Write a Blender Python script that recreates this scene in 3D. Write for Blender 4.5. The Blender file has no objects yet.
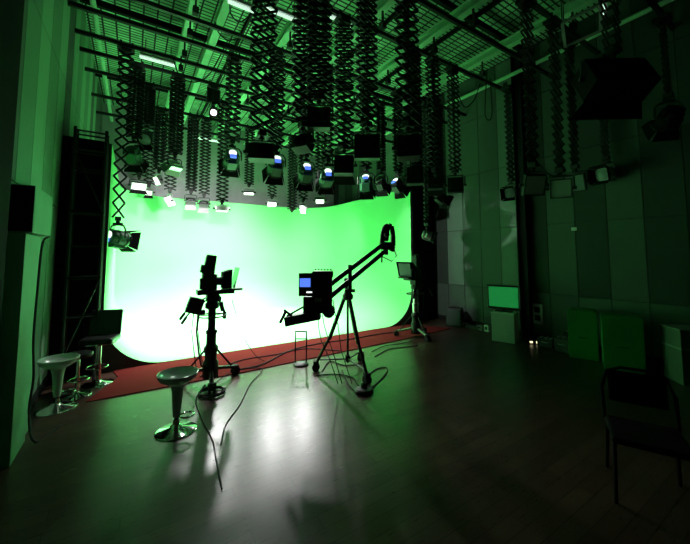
import bpy, bmesh, math, random
from mathutils import Vector, Matrix
random.seed(7)
PI = math.pi
sc = bpy.context.scene
COL = sc.collection

# ------------------------------------------------------------------ camera
F = 330.0; W, H = 690, 544; PCX, PCY = 345.0, 230.0
CAMZ = 1.9
YAW = math.radians(32.7); PITCH = math.radians(4.16)
cd = bpy.data.cameras.new('camera'); cam = bpy.data.objects.new('camera', cd); COL.objects.link(cam)
cam.location = (0, 0, CAMZ); cam.rotation_euler = (PI/2 + PITCH, 0, -YAW)
cd.sensor_width = 36; cd.lens = F/W*36; cd.shift_y = -(H/2 - PCY)/W; cd.clip_end = 100
sc.camera = cam
FW = Vector((math.sin(YAW)*math.cos(PITCH), math.cos(YAW)*math.cos(PITCH), math.sin(PITCH)))
RT = Vector((math.cos(YAW), -math.sin(YAW), 0)); UPV = RT.cross(FW)
FH = Vector((math.sin(YAW), math.cos(YAW), 0)); O = Vector((0, 0, CAMZ))
def ray(px, py): return FW + RT*((px-PCX)/F) + UPV*((PCY-py)/F)
def onY(px, py, Y): r = ray(px, py); return O + r*(Y/r.y)
def onX(px, py, X): r = ray(px, py); return O + r*(X/r.x)
def onZ(px, py, z=0): r = ray(px, py); return O + r*((z-CAMZ)/r.z)
def at(px, py, d):
    r = ray(px, py); return O + r*(d/r.dot(FH))

# ------------------------------------------------------------------ materials
MATS = {}
def mat(name, col, rough=.6, metal=0., emit=None, es=0., spec=.5, trans=0., noise=0., alpha=1.):
    if name in MATS: return MATS[name]
    m = bpy.data.materials.new(name); m.use_nodes = True; nt = m.node_tree
    b = nt.nodes['Principled BSDF']
    b.inputs['Base Color'].default_value = (*col, 1); b.inputs['Roughness'].default_value = rough
    b.inputs['Metallic'].default_value = metal; b.inputs['Specular IOR Level'].default_value = spec
    b.inputs['Transmission Weight'].default_value = trans; b.inputs['Alpha'].default_value = alpha
    if emit: b.inputs['Emission Color'].default_value = (*emit, 1); b.inputs['Emission Strength'].default_value = es
    if noise:
        tc = nt.nodes.new('ShaderNodeTexCoord'); n = nt.nodes.new('ShaderNodeTexNoise'); n.inputs['Scale'].default_value = 6
        n.inputs['Detail'].default_value = 4
        mr = nt.nodes.new('ShaderNodeMapRange'); mr.inputs[3].default_value = 1-noise; mr.inputs[4].default_value = 1+noise
        mx = nt.nodes.new('ShaderNodeVectorMath'); mx.operation = 'SCALE'; mx.inputs[0].default_value = col
        nt.links.new(tc.outputs['Object'], n.inputs['Vector']); nt.links.new(n.outputs['Fac'], mr.inputs[0])
        nt.links.new(mr.outputs[0], mx.inputs['Scale']); nt.links.new(mx.outputs[0], b.inputs['Base Color'])
    MATS[name] = m; return m
BLK = mat('black_metal', (.012, .012, .012), .45, 0.)
BLK2 = mat('black_plastic', (.016, .016, .017), .5, noise=.3)
BLKM = mat('matt_black', (.008, .008, .008), .9, spec=.1)
DARKV = mat('very_dark_paint', (.014, .016, .015), .8, spec=.2)
SCIS = mat('scissor_steel', (.012, .012, .012), .4, .3)
STEEL = mat('brushed_steel', (.5, .5, .5), .3, .9)
CHR = mat('chrome', (.8, .8, .8), .08, 1.)
PALEM = mat('pale_plastic', (.55, .56, .55), .25, spec=.7)
GREYM = mat('grey_plastic', (.28, .29, .28), .5)
WHT = mat('white_paint', (.7, .7, .7), .6)
RUB = mat('rubber', (.02, .02, .02), .8)
LEDW = mat('lit_white_face', (.8, .8, .8), .5, emit=(1, .98, .97), es=2.2)
LEDW2 = mat('lit_white_disc', (.8, .8, .8), .5, emit=(.95, 1, 1), es=1.3)
BLUE = mat('blue_display', (.02, .05, .3), .3, emit=(.12, .25, 1.), es=1.1)
TUBE = mat('fluorescent_glow', (.8, .8, .8), .5, emit=(.75, 1., .85), es=.9)
LEDG = mat('unlit_led_face', (.16, .19, .2), .35, noise=.2)
GRNB = mat('green_box_paint', (.02, .2, .04), .7, noise=.12)
GRNDK = mat('dark_green_housing', (.02, .10, .05), .45)
CHAN = mat('green_roof_paint', (.38, .66, .45), .6, noise=.2)
WARM = mat('warm_glow', (.8, .7, .5), .5, emit=(1, .85, .5), es=1.5)
GLASS = mat('prompter_glass', (.10, .42, .24), .1, spec=.8, trans=.5)
LEATH = mat('black_leather', (.012, .012, .013), .35)

def cyc_mat():
    m = bpy.data.materials.new('chroma_green_paint'); m.use_nodes = True; nt = m.node_tree
    b = nt.nodes['Principled BSDF']; b.inputs['Roughness'].default_value = .75; b.inputs['Specular IOR Level'].default_value = .2
    tc = nt.nodes.new('ShaderNodeTexCoord'); n = nt.nodes.new('ShaderNodeTexNoise'); n.inputs['Scale'].default_value = .8
    cr = nt.nodes.new('ShaderNodeValToRGB'); cr.color_ramp.elements[0].color = (.235, .68, .29, 1); cr.color_ramp.elements[1].color = (.265, .76, .33, 1)
    nt.links.new(tc.outputs['Object'], n.inputs['Vector']); nt.links.new(n.outputs['Fac'], cr.inputs[0]); nt.links.new(cr.outputs[0], b.inputs['Base Color'])
    return m
CYC = cyc_mat()

def floor_mat():
    m = bpy.data.materials.new('dark_wood_planks'); m.use_nodes = True; nt = m.node_tree; L = nt.links
    b = nt.nodes['Principled BSDF']
    tc = nt.nodes.new('ShaderNodeTexCoord'); mp = nt.nodes.new('ShaderNodeMapping')
    L.new(tc.outputs['Object'], mp.inputs[0])
    br = nt.nodes.new('ShaderNodeTexBrick'); br.inputs['Scale'].default_value = 1
    br.inputs['Brick Width'].default_value = 1.2; br.inputs['Row Height'].default_value = .125; br.inputs['Mortar Size'].default_value = .003
    br.inputs['Color1'].default_value = (.06, .034, .023, 1); br.inputs['Color2'].default_value = (.105, .06, .04, 1); br.inputs['Mortar'].default_value = (.01, .008, .006, 1)
    br.offset = .37
    L.new(mp.outputs[0], br.inputs['Vector'])
    n = nt.nodes.new('ShaderNodeTexNoise'); mp2 = nt.nodes.new('ShaderNodeMapping'); mp2.inputs['Scale'].default_value = (1.5, 22, 1)
    L.new(tc.outputs['Object'], mp2.inputs[0]); L.new(mp2.outputs[0], n.inputs['Vector']); n.inputs['Detail'].default_value = 5
    mx = nt.nodes.new('ShaderNodeMix'); mx.data_type = 'RGBA'; mx.blend_type = 'MULTIPLY'; mx.inputs[0].default_value = .6
    L.new(br.outputs['Color'], mx.inputs[6]); L.new(n.outputs['Color'], mx.inputs[7]); L.new(mx.outputs[2], b.inputs['Base Color'])
    mr = nt.nodes.new('ShaderNodeMapRange'); mr.inputs[3].default_value = .2; mr.inputs[4].default_value = .42
    L.new(n.outputs['Fac'], mr.inputs[0]); L.new(mr.outputs[0], b.inputs['Roughness'])
    bp = nt.nodes.new('ShaderNodeBump'); bp.inputs['Strength'].default_value = .12; bp.inputs['Distance'].default_value = .004
    L.new(br.outputs['Fac'], bp.inputs['Height']); bp.invert = True; L.new(bp.outputs[0], b.inputs['Normal'])
    b.inputs['Specular IOR Level'].default_value = .5
    return m
FLOORM = floor_mat()

def grating_mat():
    m = bpy.data.materials.new('roof_grating'); m.use_nodes = True; nt = m.node_tree; L = nt.links
    b = nt.nodes['Principled BSDF']; b.inputs['Roughness'].default_value = .7
    tc = nt.nodes.new('ShaderNodeTexCoord')
    br = nt.nodes.new('ShaderNodeTexBrick'); br.inputs['Scale'].default_value = 1; br.offset = 0
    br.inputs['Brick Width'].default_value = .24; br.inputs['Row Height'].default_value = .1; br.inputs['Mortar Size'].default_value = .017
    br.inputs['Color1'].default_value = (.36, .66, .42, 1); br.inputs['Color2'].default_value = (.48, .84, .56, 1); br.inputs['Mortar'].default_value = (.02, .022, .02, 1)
    L.new(tc.outputs['Object'], br.inputs['Vector'])
    n = nt.nodes.new('ShaderNodeTexNoise'); n.inputs['Scale'].default_value = 1.4; n.inputs['Detail'].default_value = 3; L.new(tc.outputs['Object'], n.inputs['Vector'])
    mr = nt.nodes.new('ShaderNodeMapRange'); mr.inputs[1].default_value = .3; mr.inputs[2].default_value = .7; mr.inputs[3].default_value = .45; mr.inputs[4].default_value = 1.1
    L.new(n.outputs['Fac'], mr.inputs[0])
    vm = nt.nodes.new('ShaderNodeVectorMath'); vm.operation = 'SCALE'; L.new(br.outputs['Color'], vm.inputs[0]); L.new(mr.outputs[0], vm.inputs['Scale'])
    L.new(vm.outputs[0], b.inputs['Base Color'])
    return m
CEILM = grating_mat()
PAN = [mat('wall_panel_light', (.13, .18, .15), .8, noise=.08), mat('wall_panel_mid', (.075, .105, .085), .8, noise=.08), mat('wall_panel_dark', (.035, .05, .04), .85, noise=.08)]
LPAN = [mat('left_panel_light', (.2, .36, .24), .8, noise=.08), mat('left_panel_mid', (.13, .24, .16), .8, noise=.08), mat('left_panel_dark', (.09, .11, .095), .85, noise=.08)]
def carpet_mat():
    m = mat('red_carpet', (.12, .016, .013), .95, spec=.1)
    nt = m.node_tree; b = nt.nodes['Principled BSDF']
    n = nt.nodes.new('ShaderNodeTexNoise'); n.inputs['Scale'].default_value = 90; bp = nt.nodes.new('ShaderNodeBump'); bp.inputs['Strength'].default_value = .5
    tc = nt.nodes.new('ShaderNodeTexCoord'); nt.links.new(tc.outputs['Object'], n.inputs['Vector'])
    nt.links.new(n.outputs['Fac'], bp.inputs['Height']); nt.links.new(bp.outputs[0], b.inputs['Normal'])
    return m
REDM = carpet_mat()

# ------------------------------------------------------------------ mesh builder
class MB:
    def __init__(s): s.v = []; s.f = []; s.m = []; s.cur = 0
    def add(s, vs, fs):
        o = len(s.v); s.v += [tuple(v) for v in vs]; s.f += [tuple(i+o for i in f) for f in fs]; s.m += [s.cur]*len(fs); return s
    def obox(s, c, size, bx=(1,0,0), by=(0,1,0), bz=(0,0,1), taper=1.):
        c = Vector(c); bx, by, bz = Vector(bx), Vector(by), Vector(bz); sx, sy, sz = [q/2 for q in size]
        vs = []
        for z in (-1, 1):
            t = taper if z > 0 else 1.
            for x, y in ((-1,-1),(1,-1),(1,1),(-1,1)): vs.append(c + bx*(x*sx*t) + by*(y*sy*t) + bz*(z*sz))
        return s.add(vs, [(3,2,1,0),(4,5,6,7),(0,1,5,4),(1,2,6,5),(2,3,7,6),(3,0,4,7)])
    def box(s, x0, x1, y0, y1, z0, z1): return s.obox(((x0+x1)/2,(y0+y1)/2,(z0+z1)/2), (x1-x0,y1-y0,z1-z0))
    def bar(s, a, b, w, t, side=None):
        a, b = Vector(a), Vector(b); d = (b-a); L = d.length; d.normalize()
        r = Vector(side) if side else (Vector((0,0,1)) if abs(d.z) < .9 else Vector((1,0,0)))
        x = d.cross(r).normalized(); y = d.cross(x).normalized()
        return s.obox((a+b)/2, (w, t, L), x, y, d)
    def tube(s, a, b, r, r2=None, n=12):
        a, b = Vector(a), Vector(b); r2 = r if r2 is None else r2; d = (b-a).normalized()
        q = Vector((0,0,1)) if abs(d.z) < .9 else Vector((1,0,0)); x = d.cross(q).normalized(); y = d.cross(x).normalized()
        vs = []
        for p, rr in ((a, r), (b, r2)):
            for i in range(n): t = 2*PI*i/n; vs.append(p + x*(math.cos(t)*rr) + y*(math.sin(t)*rr))
        fs = [(i, (i+1) % n, n+(i+1) % n, n+i) for i in range(n)] + [tuple(range(n-1, -1, -1)), tuple(range(n, 2*n))]
        return s.add(vs, fs)
    def lathe(s, prof, c=(0,0,0), ax=(0,0,1), n=32, sy=1.):
        c = Vector(c); d = Vector(ax).normalized(); q = Vector((0,0,1)) if abs(d.z) < .9 else Vector((1,0,0))
        x = d.cross(q).normalized(); y = d.cross(x).normalized(); vs = []
        for r, h in prof:
            for i in range(n): t = 2*PI*i/n; vs.append(c + d*h + x*(math.cos(t)*r) + y*(math.sin(t)*r*sy))
        fs = []
        for k in range(len(prof)-1):
            for i in range(n): j = (i+1) % n; fs.append((k*n+i, k*n+j, (k+1)*n+j, (k+1)*n+i))
        fs += [tuple(range(n-1, -1, -1)), tuple(range((len(prof)-1)*n, len(prof)*n))]
        return s.add(vs, fs)
    def path(s, pts, r, n=8):
        pts = [Vector(p) for p in pts]; vs = []; N = len(pts)
        for k, p in enumerate(pts):
            d = (pts[min(k+1, N-1)] - pts[max(k-1, 0)]).normalized()
            q = Vector((0,0,1)) if abs(d.z) < .9 else Vector((1,0,0)); x = d.cross(q).normalized(); y = d.cross(x).normalized()
            for i in range(n): t = 2*PI*i/n; vs.append(p + x*(math.cos(t)*r) + y*(math.sin(t)*r))
        fs = [(k*n+i, k*n+(i+1) % n, (k+1)*n+(i+1) % n, (k+1)*n+i) for k in range(N-1) for i in range(n)]
        fs += [tuple(range(n-1, -1, -1)), tuple(range((N-1)*n, N*n))]
        return s.add(vs, fs)
    def torus(s, c, R, r, ax=(0,0,1), a0=0, a1=2*PI, n=28):
        c = Vector(c); d = Vector(ax).normalized(); q = Vector((0,0,1)) if abs(d.z) < .9 else Vector((1,0,0)); x = d.cross(q).normalized(); y = d.cross(x).normalized()
        return s.path([c + x*(math.cos(a0+(a1-a0)*i/n)*R) + y*(math.sin(a0+(a1-a0)*i/n)*R) for i in range(n+1)], r, 8)
    def prism(s, poly, vec):
        vec = Vector(vec); a = [Vector(p) for p in poly]; n = len(a)
        return s.add(a + [p+vec for p in a], [tuple(range(n-1,-1,-1)), tuple(range(n, 2*n))] + [(i, (i+1) % n, n+(i+1) % n, n+i) for i in range(n)])
    def build(s, name, m, parent=None, bevel=0., smooth=False, origin=None):
        me = bpy.data.meshes.new(name)
        vs = s.v if origin is None else [tuple(Vector(v)-Vector(origin)) for v in s.v]
        me.from_pydata(vs, [], s.f)
        for mm in (m if isinstance(m, list) else [m]): me.materials.append(mm)
        for p, i in zip(me.polygons, s.m): p.material_index = i
        bm = bmesh.new(); bm.from_mesh(me); bmesh.ops.recalc_face_normals(bm, faces=bm.faces); bm.to_mesh(me); bm.free()
        o = bpy.data.objects.new(name, me); COL.objects.link(o)
        if origin is not None and parent is None: o.location = origin
        if parent: o.parent = parent
        if smooth:
            for p in me.polygons: p.use_smooth = True
            me.set_sharp_from_angle(angle=math.radians(35))
        if bevel:
            b = o.modifiers.new('bevel', 'BEVEL'); b.width = bevel; b.segments = 2; b.limit_method = 'ANGLE'
        return o
def tag(o, label, cat, group=None):
    o['label'] = label; o['category'] = cat
    if group: o['group'] = group
    return o
def thing(name, label, cat, loc=(0,0,0), rz=0, group=None):
    o = bpy.data.objects.new(name, None); COL.objects.link(o); o.location = loc; o.rotation_euler = (0,0,rz); o.empty_display_size = .1
    return tag(o, label, cat, group)
def struct(o): o['kind'] = 'structure'; return o

# ------------------------------------------------------------------ room
XL, XR, YB, YF, ZC = -1.02, 7.7, 12.9, -2.2, 6.75
struct(MB().box(XL-.3, XR+.3, YF-.3, YB+.3, -.1, 0).build('floor', FLOORM))
struct(MB().box(XL-.3, XR+.3, YF-.3, YB+.3, ZC, ZC+.1).build('ceiling', CEILM))
struct(MB().box(XL-.3, XR+.3, YF-.3, YF, 0, ZC).build('wall_front', PAN[2]))
mb = MB(); mb.box(XL-.3, XR+.3, YB, YB+.3, 0, ZC)
struct(mb.build('wall_back', mat('back_wall_grey', (.33, .34, .34), .85, noise=.15)))
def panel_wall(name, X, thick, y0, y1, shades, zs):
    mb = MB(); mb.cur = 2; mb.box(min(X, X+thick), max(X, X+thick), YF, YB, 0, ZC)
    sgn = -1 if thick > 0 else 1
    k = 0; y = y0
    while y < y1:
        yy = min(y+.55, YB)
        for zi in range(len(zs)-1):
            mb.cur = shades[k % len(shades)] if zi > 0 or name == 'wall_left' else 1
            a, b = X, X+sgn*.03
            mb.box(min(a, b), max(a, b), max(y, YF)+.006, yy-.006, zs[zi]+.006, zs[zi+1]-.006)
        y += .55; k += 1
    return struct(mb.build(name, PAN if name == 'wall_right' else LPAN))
ZS = [0.12, 1.04, 2.55, 4.05, 5.55, ZC-.02]
# right wall: strips of alternating shade, nearest ones all darkest: light falloff put into their colour (index counted from y = -2.2)
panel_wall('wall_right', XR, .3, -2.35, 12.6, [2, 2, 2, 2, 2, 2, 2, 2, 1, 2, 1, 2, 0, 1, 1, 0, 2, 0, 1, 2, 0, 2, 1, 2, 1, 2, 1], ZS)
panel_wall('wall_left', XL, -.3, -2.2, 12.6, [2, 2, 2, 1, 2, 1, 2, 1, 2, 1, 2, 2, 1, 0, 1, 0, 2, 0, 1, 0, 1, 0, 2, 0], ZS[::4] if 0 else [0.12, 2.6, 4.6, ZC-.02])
struct(MB().box(XR-.045, XR-.0, YF, YB, 0, .12).build('baseboard_right', DARKV))
struct(MB().box(XL, XL+.045, YF, YB, 0, .12).build('baseboard_left', DARKV))
# steel column on the right wall
yc = onX(524, 250, XR-.12).y
mb = MB(); mb.box(XR-.2, XR-.04, yc-.11, yc-.09, 0, ZC-.02); mb.box(XR-.2, XR-.04, yc+.09, yc+.11, 0, ZC-.02); mb.box(XR-.13, XR-.11, yc-.09, yc+.09, 0, ZC-.02)
struct(mb.build('trim_1', DARKV))
# dark full-height edge nearest on the left
mb = MB(); mb.box(XL+.03, -.64, 1.7, 2.78, 0, ZC-.02)
struct(mb.build('trim_2', BLKM, bevel=.01))

# ------------------------------------------------------------------ cyclorama (U shaped, coved)
def cyclorama():
    x0, x1, yf, yb, zt, R, rc = -.36, 6.47, 6.7, 12.2, 3.75, .9, 1.5
    # plan outline of the wall top (outer), with inward normals
    plan = [((x0, yf), (1, 0))]
    n = 12
    plan.append(((x0, yb-rc-2.0), (1, 0)))
    for i in range(n+1):
        t = PI - (PI/2)*i/n; plan.append(((x0+rc+rc*math.cos(t), yb-rc+rc*math.sin(t)), (-math.cos(t), -math.sin(t))))
    for i in range(n+1):
        t = PI/2 - (PI/2)*i/n; plan.append(((x1-rc+rc*math.cos(t), yb-rc+rc*math.sin(t)), (-math.cos(t), -math.sin(t))))
    plan.append(((x1, yf), (-1, 0)))
    # cross-section: (inset, z)
    sec = [(0, zt)] + [(0, z) for z in (2.6, 1.6)]
    m = 12
    for i in range(m+1):
        t = (PI/2)*i/m; sec.append((R-R*math.cos(t), R+.02-R*math.sin(t)))
    vs, fs = [], []
    for (p, nn) in plan:
        for (s_, z) in sec: vs.append((p[0]+nn[0]*s_, p[1]+nn[1]*s_, z))
    k = len(sec)
    for i in range(len(plan)-1):
        for j in range(k-1): fs.append((i*k+j, i*k+j+1, (i+1)*k+j+1, (i+1)*k+j))
    # floor fill from cove toes
    fs.append(tuple(i*k+k-1 for i in range(len(plan))))
    mb = MB(); mb.add(vs, fs)
    o = mb.build('cyclorama', CYC, smooth=True)
    o['kind'] = 'structure'
    # outer skin + rim
    mb = MB()
    N = len(plan); th = .09
    ov = []
    for (p, nn) in plan:
        for (d_, z) in ((-.004, zt), (-th, zt), (-th, 0)): ov.append((p[0]+nn[0]*d_, p[1]+nn[1]*d_, z))
    of = []
    for i in range(N-1):
        for j in range(2): of.append((i*3+j, i*3+j+1, (i+1)*3+j+1, (i+1)*3+j))
    mb.add(ov, of)
    for (x, nn) in ((x0, 1), (x1, -1)):   # front end caps that show the cove profile
        poly = [(x+nn*s_, yf, z-.003) for (s_, z) in sec] + [(x-nn*th, yf, .0), (x-nn*th, yf, zt)]
        mb.add(poly, [tuple(range(len(poly)))])
    o2 = mb.build('cyclorama_back', mat('cyc_outer', (.05, .055, .05), .8), smooth=False); o2.parent = o
    return o
cyclorama()
struct(MB().box(XR-.95, XR-.05, 6.9, 7.0, 0, ZC-.05).build('wall_return', BLKM))
# red carpet strip
pts = [onZ(85, 403), onZ(118, 378), Vector((-.2, 6.69, 0)), Vector((6.3, 6.69, 0)), Vector((6.9, 5.75, 0)), Vector((5.0, 5.6, 0)), Vector((1.6, 5.46, 0))]
pts = [Vector((p.x, p.y, .002)) for p in pts]
tag(MB().prism(pts, (0, 0, .012)).build('carpet', REDM), 'red carpet strip laid along the front edge of the lit green cyclorama', 'carpet')

# ------------------------------------------------------------------ roof steel
ZP = 5.75
for i, X in enumerate([-.74, .72, 1.2, 2.4, 3.55, 4.85, 6.4, 7.5]):
    w = .07
    mb = MB()
    if i in (0, 7): mb.tube((X, -2, 6.2), (X, 12.8, 6.2), .045)
    else:
        mb.box(X-w, X+w, -2.1, 12.8, 6.18, 6.2); mb.box(X-.012, X+.012, -2.1, 12.8, 6.2, 6.36); mb.box(X-w, X+w, -2.1, 12.8, 6.34, 6.36)
    struct(mb.build('roof_beam', CHAN))
for k, Y in enumerate([1.0, 3.9, 7.4, 10.4]):
    mb = MB(); mb.box(XL, XR, Y-.04, Y+.04, 6.5, 6.62); struct(mb.build('roof_beam', DARKV))
# thin purlins lying under the grating
for k, X in enumerate([1.8, 4.2, 5.6]):
    struct(MB().box(X-.02, X+.02, -2.1, 12.8, 6.6, 6.7).build('roof_beam', DARKV))
ROWS = [1.5, 2.5, 3.4, 4.3, 5.7, 6.35, 7.1, 7.7, 8.5, 9.8, 11.0]
ROWTXT = {1.5: 'nearest the camera at the upper right', 2.5: 'carrying the grey LED panels by the right wall', 3.4: 'carrying the big black panel lights', 4.3: 'ending beside the steel wall column',
 5.7: 'above the jib camera', 6.35: 'just in front of the cyclorama opening', 7.1: 'carrying the lamp with the long open scissor hanger', 7.7: 'second behind the cyclorama opening', 8.5: 'above the middle of the cyclorama floor',
 9.8: 'carrying the row of small bright white lights', 11.0: 'closest to the back wall'}
for Y in ROWS:
    x0, x1 = (XL+.02, XR-.05)
    if Y == 1.5: x0 = 3.0
    t = thing('lighting_pipe', 'black steel cross pipe under the roof, ' + ROWTXT[Y], 'pipe', ((x0+x1)/2, Y, ZP), 0, 'cross pipes under the roof')
    L = (x1-x0)/2
    mb = MB(); mb.obox((0, 0, 0), (2*L, .05, .06)); mb.obox((0, 0, .03), (2*L, .07, .008))
    mb.build('pipe', BLK, t)
    for X in (.72, 2.4, 3.55, 4.85, 6.4):
        if X > x0: mb = MB(); mb.bar((X-(x0+x1)/2, 0, .1), (X-(x0+x1)/2, 0, .45), .03, .03); mb.obox((X-(x0+x1)/2, 0, .16), (.09, .1, .12)); mb.build('hanger_bracket', BLK, t)

# fluorescent battens
def batten(pa, pb, label, z=None):
    a, b = Vector(pa), Vector(pb); c = (a+b)/2
    t = thing('fluorescent_batten', label, 'light', c, 0, 'fluorescent battens under the roof')
    MB().bar(a-c+Vector((0,0,.06)), b-c+Vector((0,0,.06)), .1, .05, (0,0,1)).build('housing', WHT, t)
    MB().tube(a-c+Vector((0,0,.005)), b-c+Vector((0,0,.005)), .025).build('tube', TUBE, t)
    for q in (.15, .85):
        p = a.lerp(b, q)-c; MB().tube(p+Vector((0,0,.08)), Vector((p.x, p.y, 6.18-c.z)), .008, n=6).build('suspension_rod', BLK, t)
def bt(px, py, Y, half, label):
    p = onY(px, py, Y); batten((p.x-half, Y, p.z), (p.x+half, Y, p.z), label)
bt(283, 16, 5.05, .3, 'bright white fluorescent batten high up between the two thickest scissor hangers')
bt(241, 7, 5.05, .2, 'short glowing fluorescent batten at the top left of the thick scissor hanger')
bt(158, 62, 7.45, .32, 'dim fluorescent batten above the left end of the cyclorama')
bt(341, 22, 4.8, .22, 'pale fluorescent batten at the top middle beside a dense scissor hanger')
bt(207, 140, 10.4, .4, 'pale fluorescent batten low over the back of the cyclorama')
p = onY(603, 10, 1.9); batten(p-Vector((.1,.02,0)), p+Vector((.1,.02,.0)), 'greyish unlit fluorescent batten in the dark upper right corner')

# ------------------------------------------------------------------ scissor hangers
def hanger(x, y, zb, n, grow, label, w=.33, rz=0., layers=2, cable=False):
    w *= .86
    zt = ZP-.03
    t = thing('scissor_hanger', label, 'light hanger', (x, y, zt), rz, 'scissor hangers for the studio lights')
    Ltot = zt-zb-.16
    hs = [grow**i for i in range(n)]; s = Ltot/sum(hs); hs = [h*s for h in hs]
    mb = MB(); z = -.1; BW = .03; n = max(6, int(n*.98+.5))
    hs = [grow**i for i in range(n)]; s = Ltot/sum(hs); hs = [h*s for h in hs]
    offs = [-.02, .02] if layers == 2 else [-.06, .06]
    for i, h in enumerate(hs):
        hw = math.sqrt(max((w*.5)**2*1.25 - (h*.5)**2*.55, (w*.24)**2)) if h < w*1.4 else w*.3
        hw = min(hw, w/2)
        for k, oy in enumerate(offs):
            sg = 1 if k % 2 == 0 else -1
            # each cell: an X of two flat bars
            mb.bar((-hw, oy, z), (hw, oy, z-h), BW, .012, (0,1,0)) ; mb.bar((hw, oy+.013*sg, z), (-hw, oy+.013*sg, z-h), BW, .012, (0,1,0))
        for xx in (-hw, hw): mb.tube((xx, offs[0]-.01, z), (xx, offs[-1]+.01, z), .007, n=6)
        mb.tube((0, offs[0], z-h/2), (0, offs[-1], z-h/2), .007, n=6)
        z -= h
    mb.tube((0, offs[0], z), (0, offs[-1], z), .008, n=6)
    mb.build('scissor_arms', SCIS, t)
    mb = MB(); mb.obox((0, 0, -.03), (.26, .2, .05)); mb.obox((-.09, 0, .03), (.03, .09, .12)); mb.obox((.09, 0, .03), (.03, .09, .12)); mb.obox((0,0,-.08), (.16,.16,.05))
    mb.build('top_carriage', BLK, t, bevel=.005)
    mb = MB(); mb.obox((0, 0, z-.02), (.09, .12, .07)); mb.tube((0, 0, z-.02), (0, 0, zb-zt), .018); mb.tube((0,0,z-.1), (0,0,z-.06), .032)
    mb.build('spigot', BLK, t, bevel=.004)
    if cable:
        pts = []
        for i in range(40):
            q = i/39; pts.append((.10*math.sin(q*9)+w*.3, .1+.04*math.sin(q*23), -.05+q*(z+.05)))
        MB().path(pts, .008, 6).build('cable', RUB, t)
    return t

# ------------------------------------------------------------------ fixtures. local: hang point at origin, aims along +Y, tilted down
def T(tilt, c):
    """local frame of the tilting head: returns (centre, right, aim, up)"""
    a = Vector((0, math.cos(tilt), -math.sin(tilt))); r = Vector((1, 0, 0)); return Vector(c), r, a, r.cross(a)
def doors(t, fr, w, h, dist, size, spread, m=BLKM, which=(0,1,2,3)):
    c, r, a, u = fr
    for k in which:
        ax, off, ln = [(u, h, w), (-u, h, w), (r, w, h), (-r, w, h)][k]
        side = r if k < 2 else u
        base = c + a*dist + ax*off
        d = (a*math.cos(spread) + ax*math.sin(spread))
        poly = [base - side*ln*.95, base + side*ln*.95, base + side*ln*1.25 + d*size, base - side*ln*1.25 + d*size]
        nrm = side.cross(d).normalized()
        MB().prism(poly, nrm*.006).build('barn_door', m, t)
def fresnel(loc, rz, tilt, label, s=1., lit=False, disc=True, body=GRNDK):
    t = thing('fresnel_light', label, 'studio light', loc, rz, 'fresnel studio lights hung over the set'); 
    R = .15*s; c = (0, 0, -.32*s); fr = T(tilt, c); C_, r, a, u = fr
    mb = MB(); hw = R+.035
    mb.tube((0,0,.02), (0,0,-.05*s), .018); mb.obox((0,0,-.06*s), (.14*s,.09*s,.05*s))
    mb.path([Vector((-hw, 0, -.32*s)), Vector((-hw, 0, -.16*s)), Vector((-hw*.75, 0, -.09*s)), Vector((0,0,-.07*s)), Vector((hw*.75, 0, -.09*s)), Vector((hw, 0, -.16*s)), Vector((hw, 0, -.32*s))], .011*s+.003, 6)
    mb.build('yoke', BLK, t)
    mb = MB(); mb.lathe([(R*.62, -.17*s), (R*.8, -.15*s), (R*.86, -.06*s), (R, -.04*s), (R, .1*s), (R*1.06, .1*s), (R*1.06, .14*s)], C_, a, 24)
    for k in range(7):
        an = k*2*PI/7; q = (r*math.cos(an)+u*math.sin(an)); mb.obox(C_ - a*.1*s + q*(R*.9), (.012, .1*s, .03), a.cross(q), a, q)
    mb.obox(C_-u*(R*.98), (R*1.1, .2*s, .07*s), r, a, u)
    mb.build('housing', body, t, smooth=True)
    MB().lathe([(R*.93, 0), (R*.9, .012), (R*.5, .03), (.001, .036)], C_+a*.135*s, a, 24).build('lens', LEDW if lit else LEDG, t, smooth=True)
    if disc:
        mb = MB(); mb.lathe([(R*.5, 0), (R*.48, .012), (R*.2, .02)], C_-a*(.172*s+.012)+u*R*.15, a, 20)
        mb.build('rear_disc', LEDW2, t, smooth=True)
        mb = MB(); mb.obox(C_ - a*(.2*s) - u*(R*.52), (R*.75, .03*s, R*.5), r, a, u); mb.build('rear_display', BLUE, t)
    mb = MB(); mb.torus(C_+a*.15*s, R*1.12, .01, a); mb.build('door_ring', BLK, t)
    doors(t, fr, R*.95, R*.95, .15*s, .16*s, math.radians(24))
    return t
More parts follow.
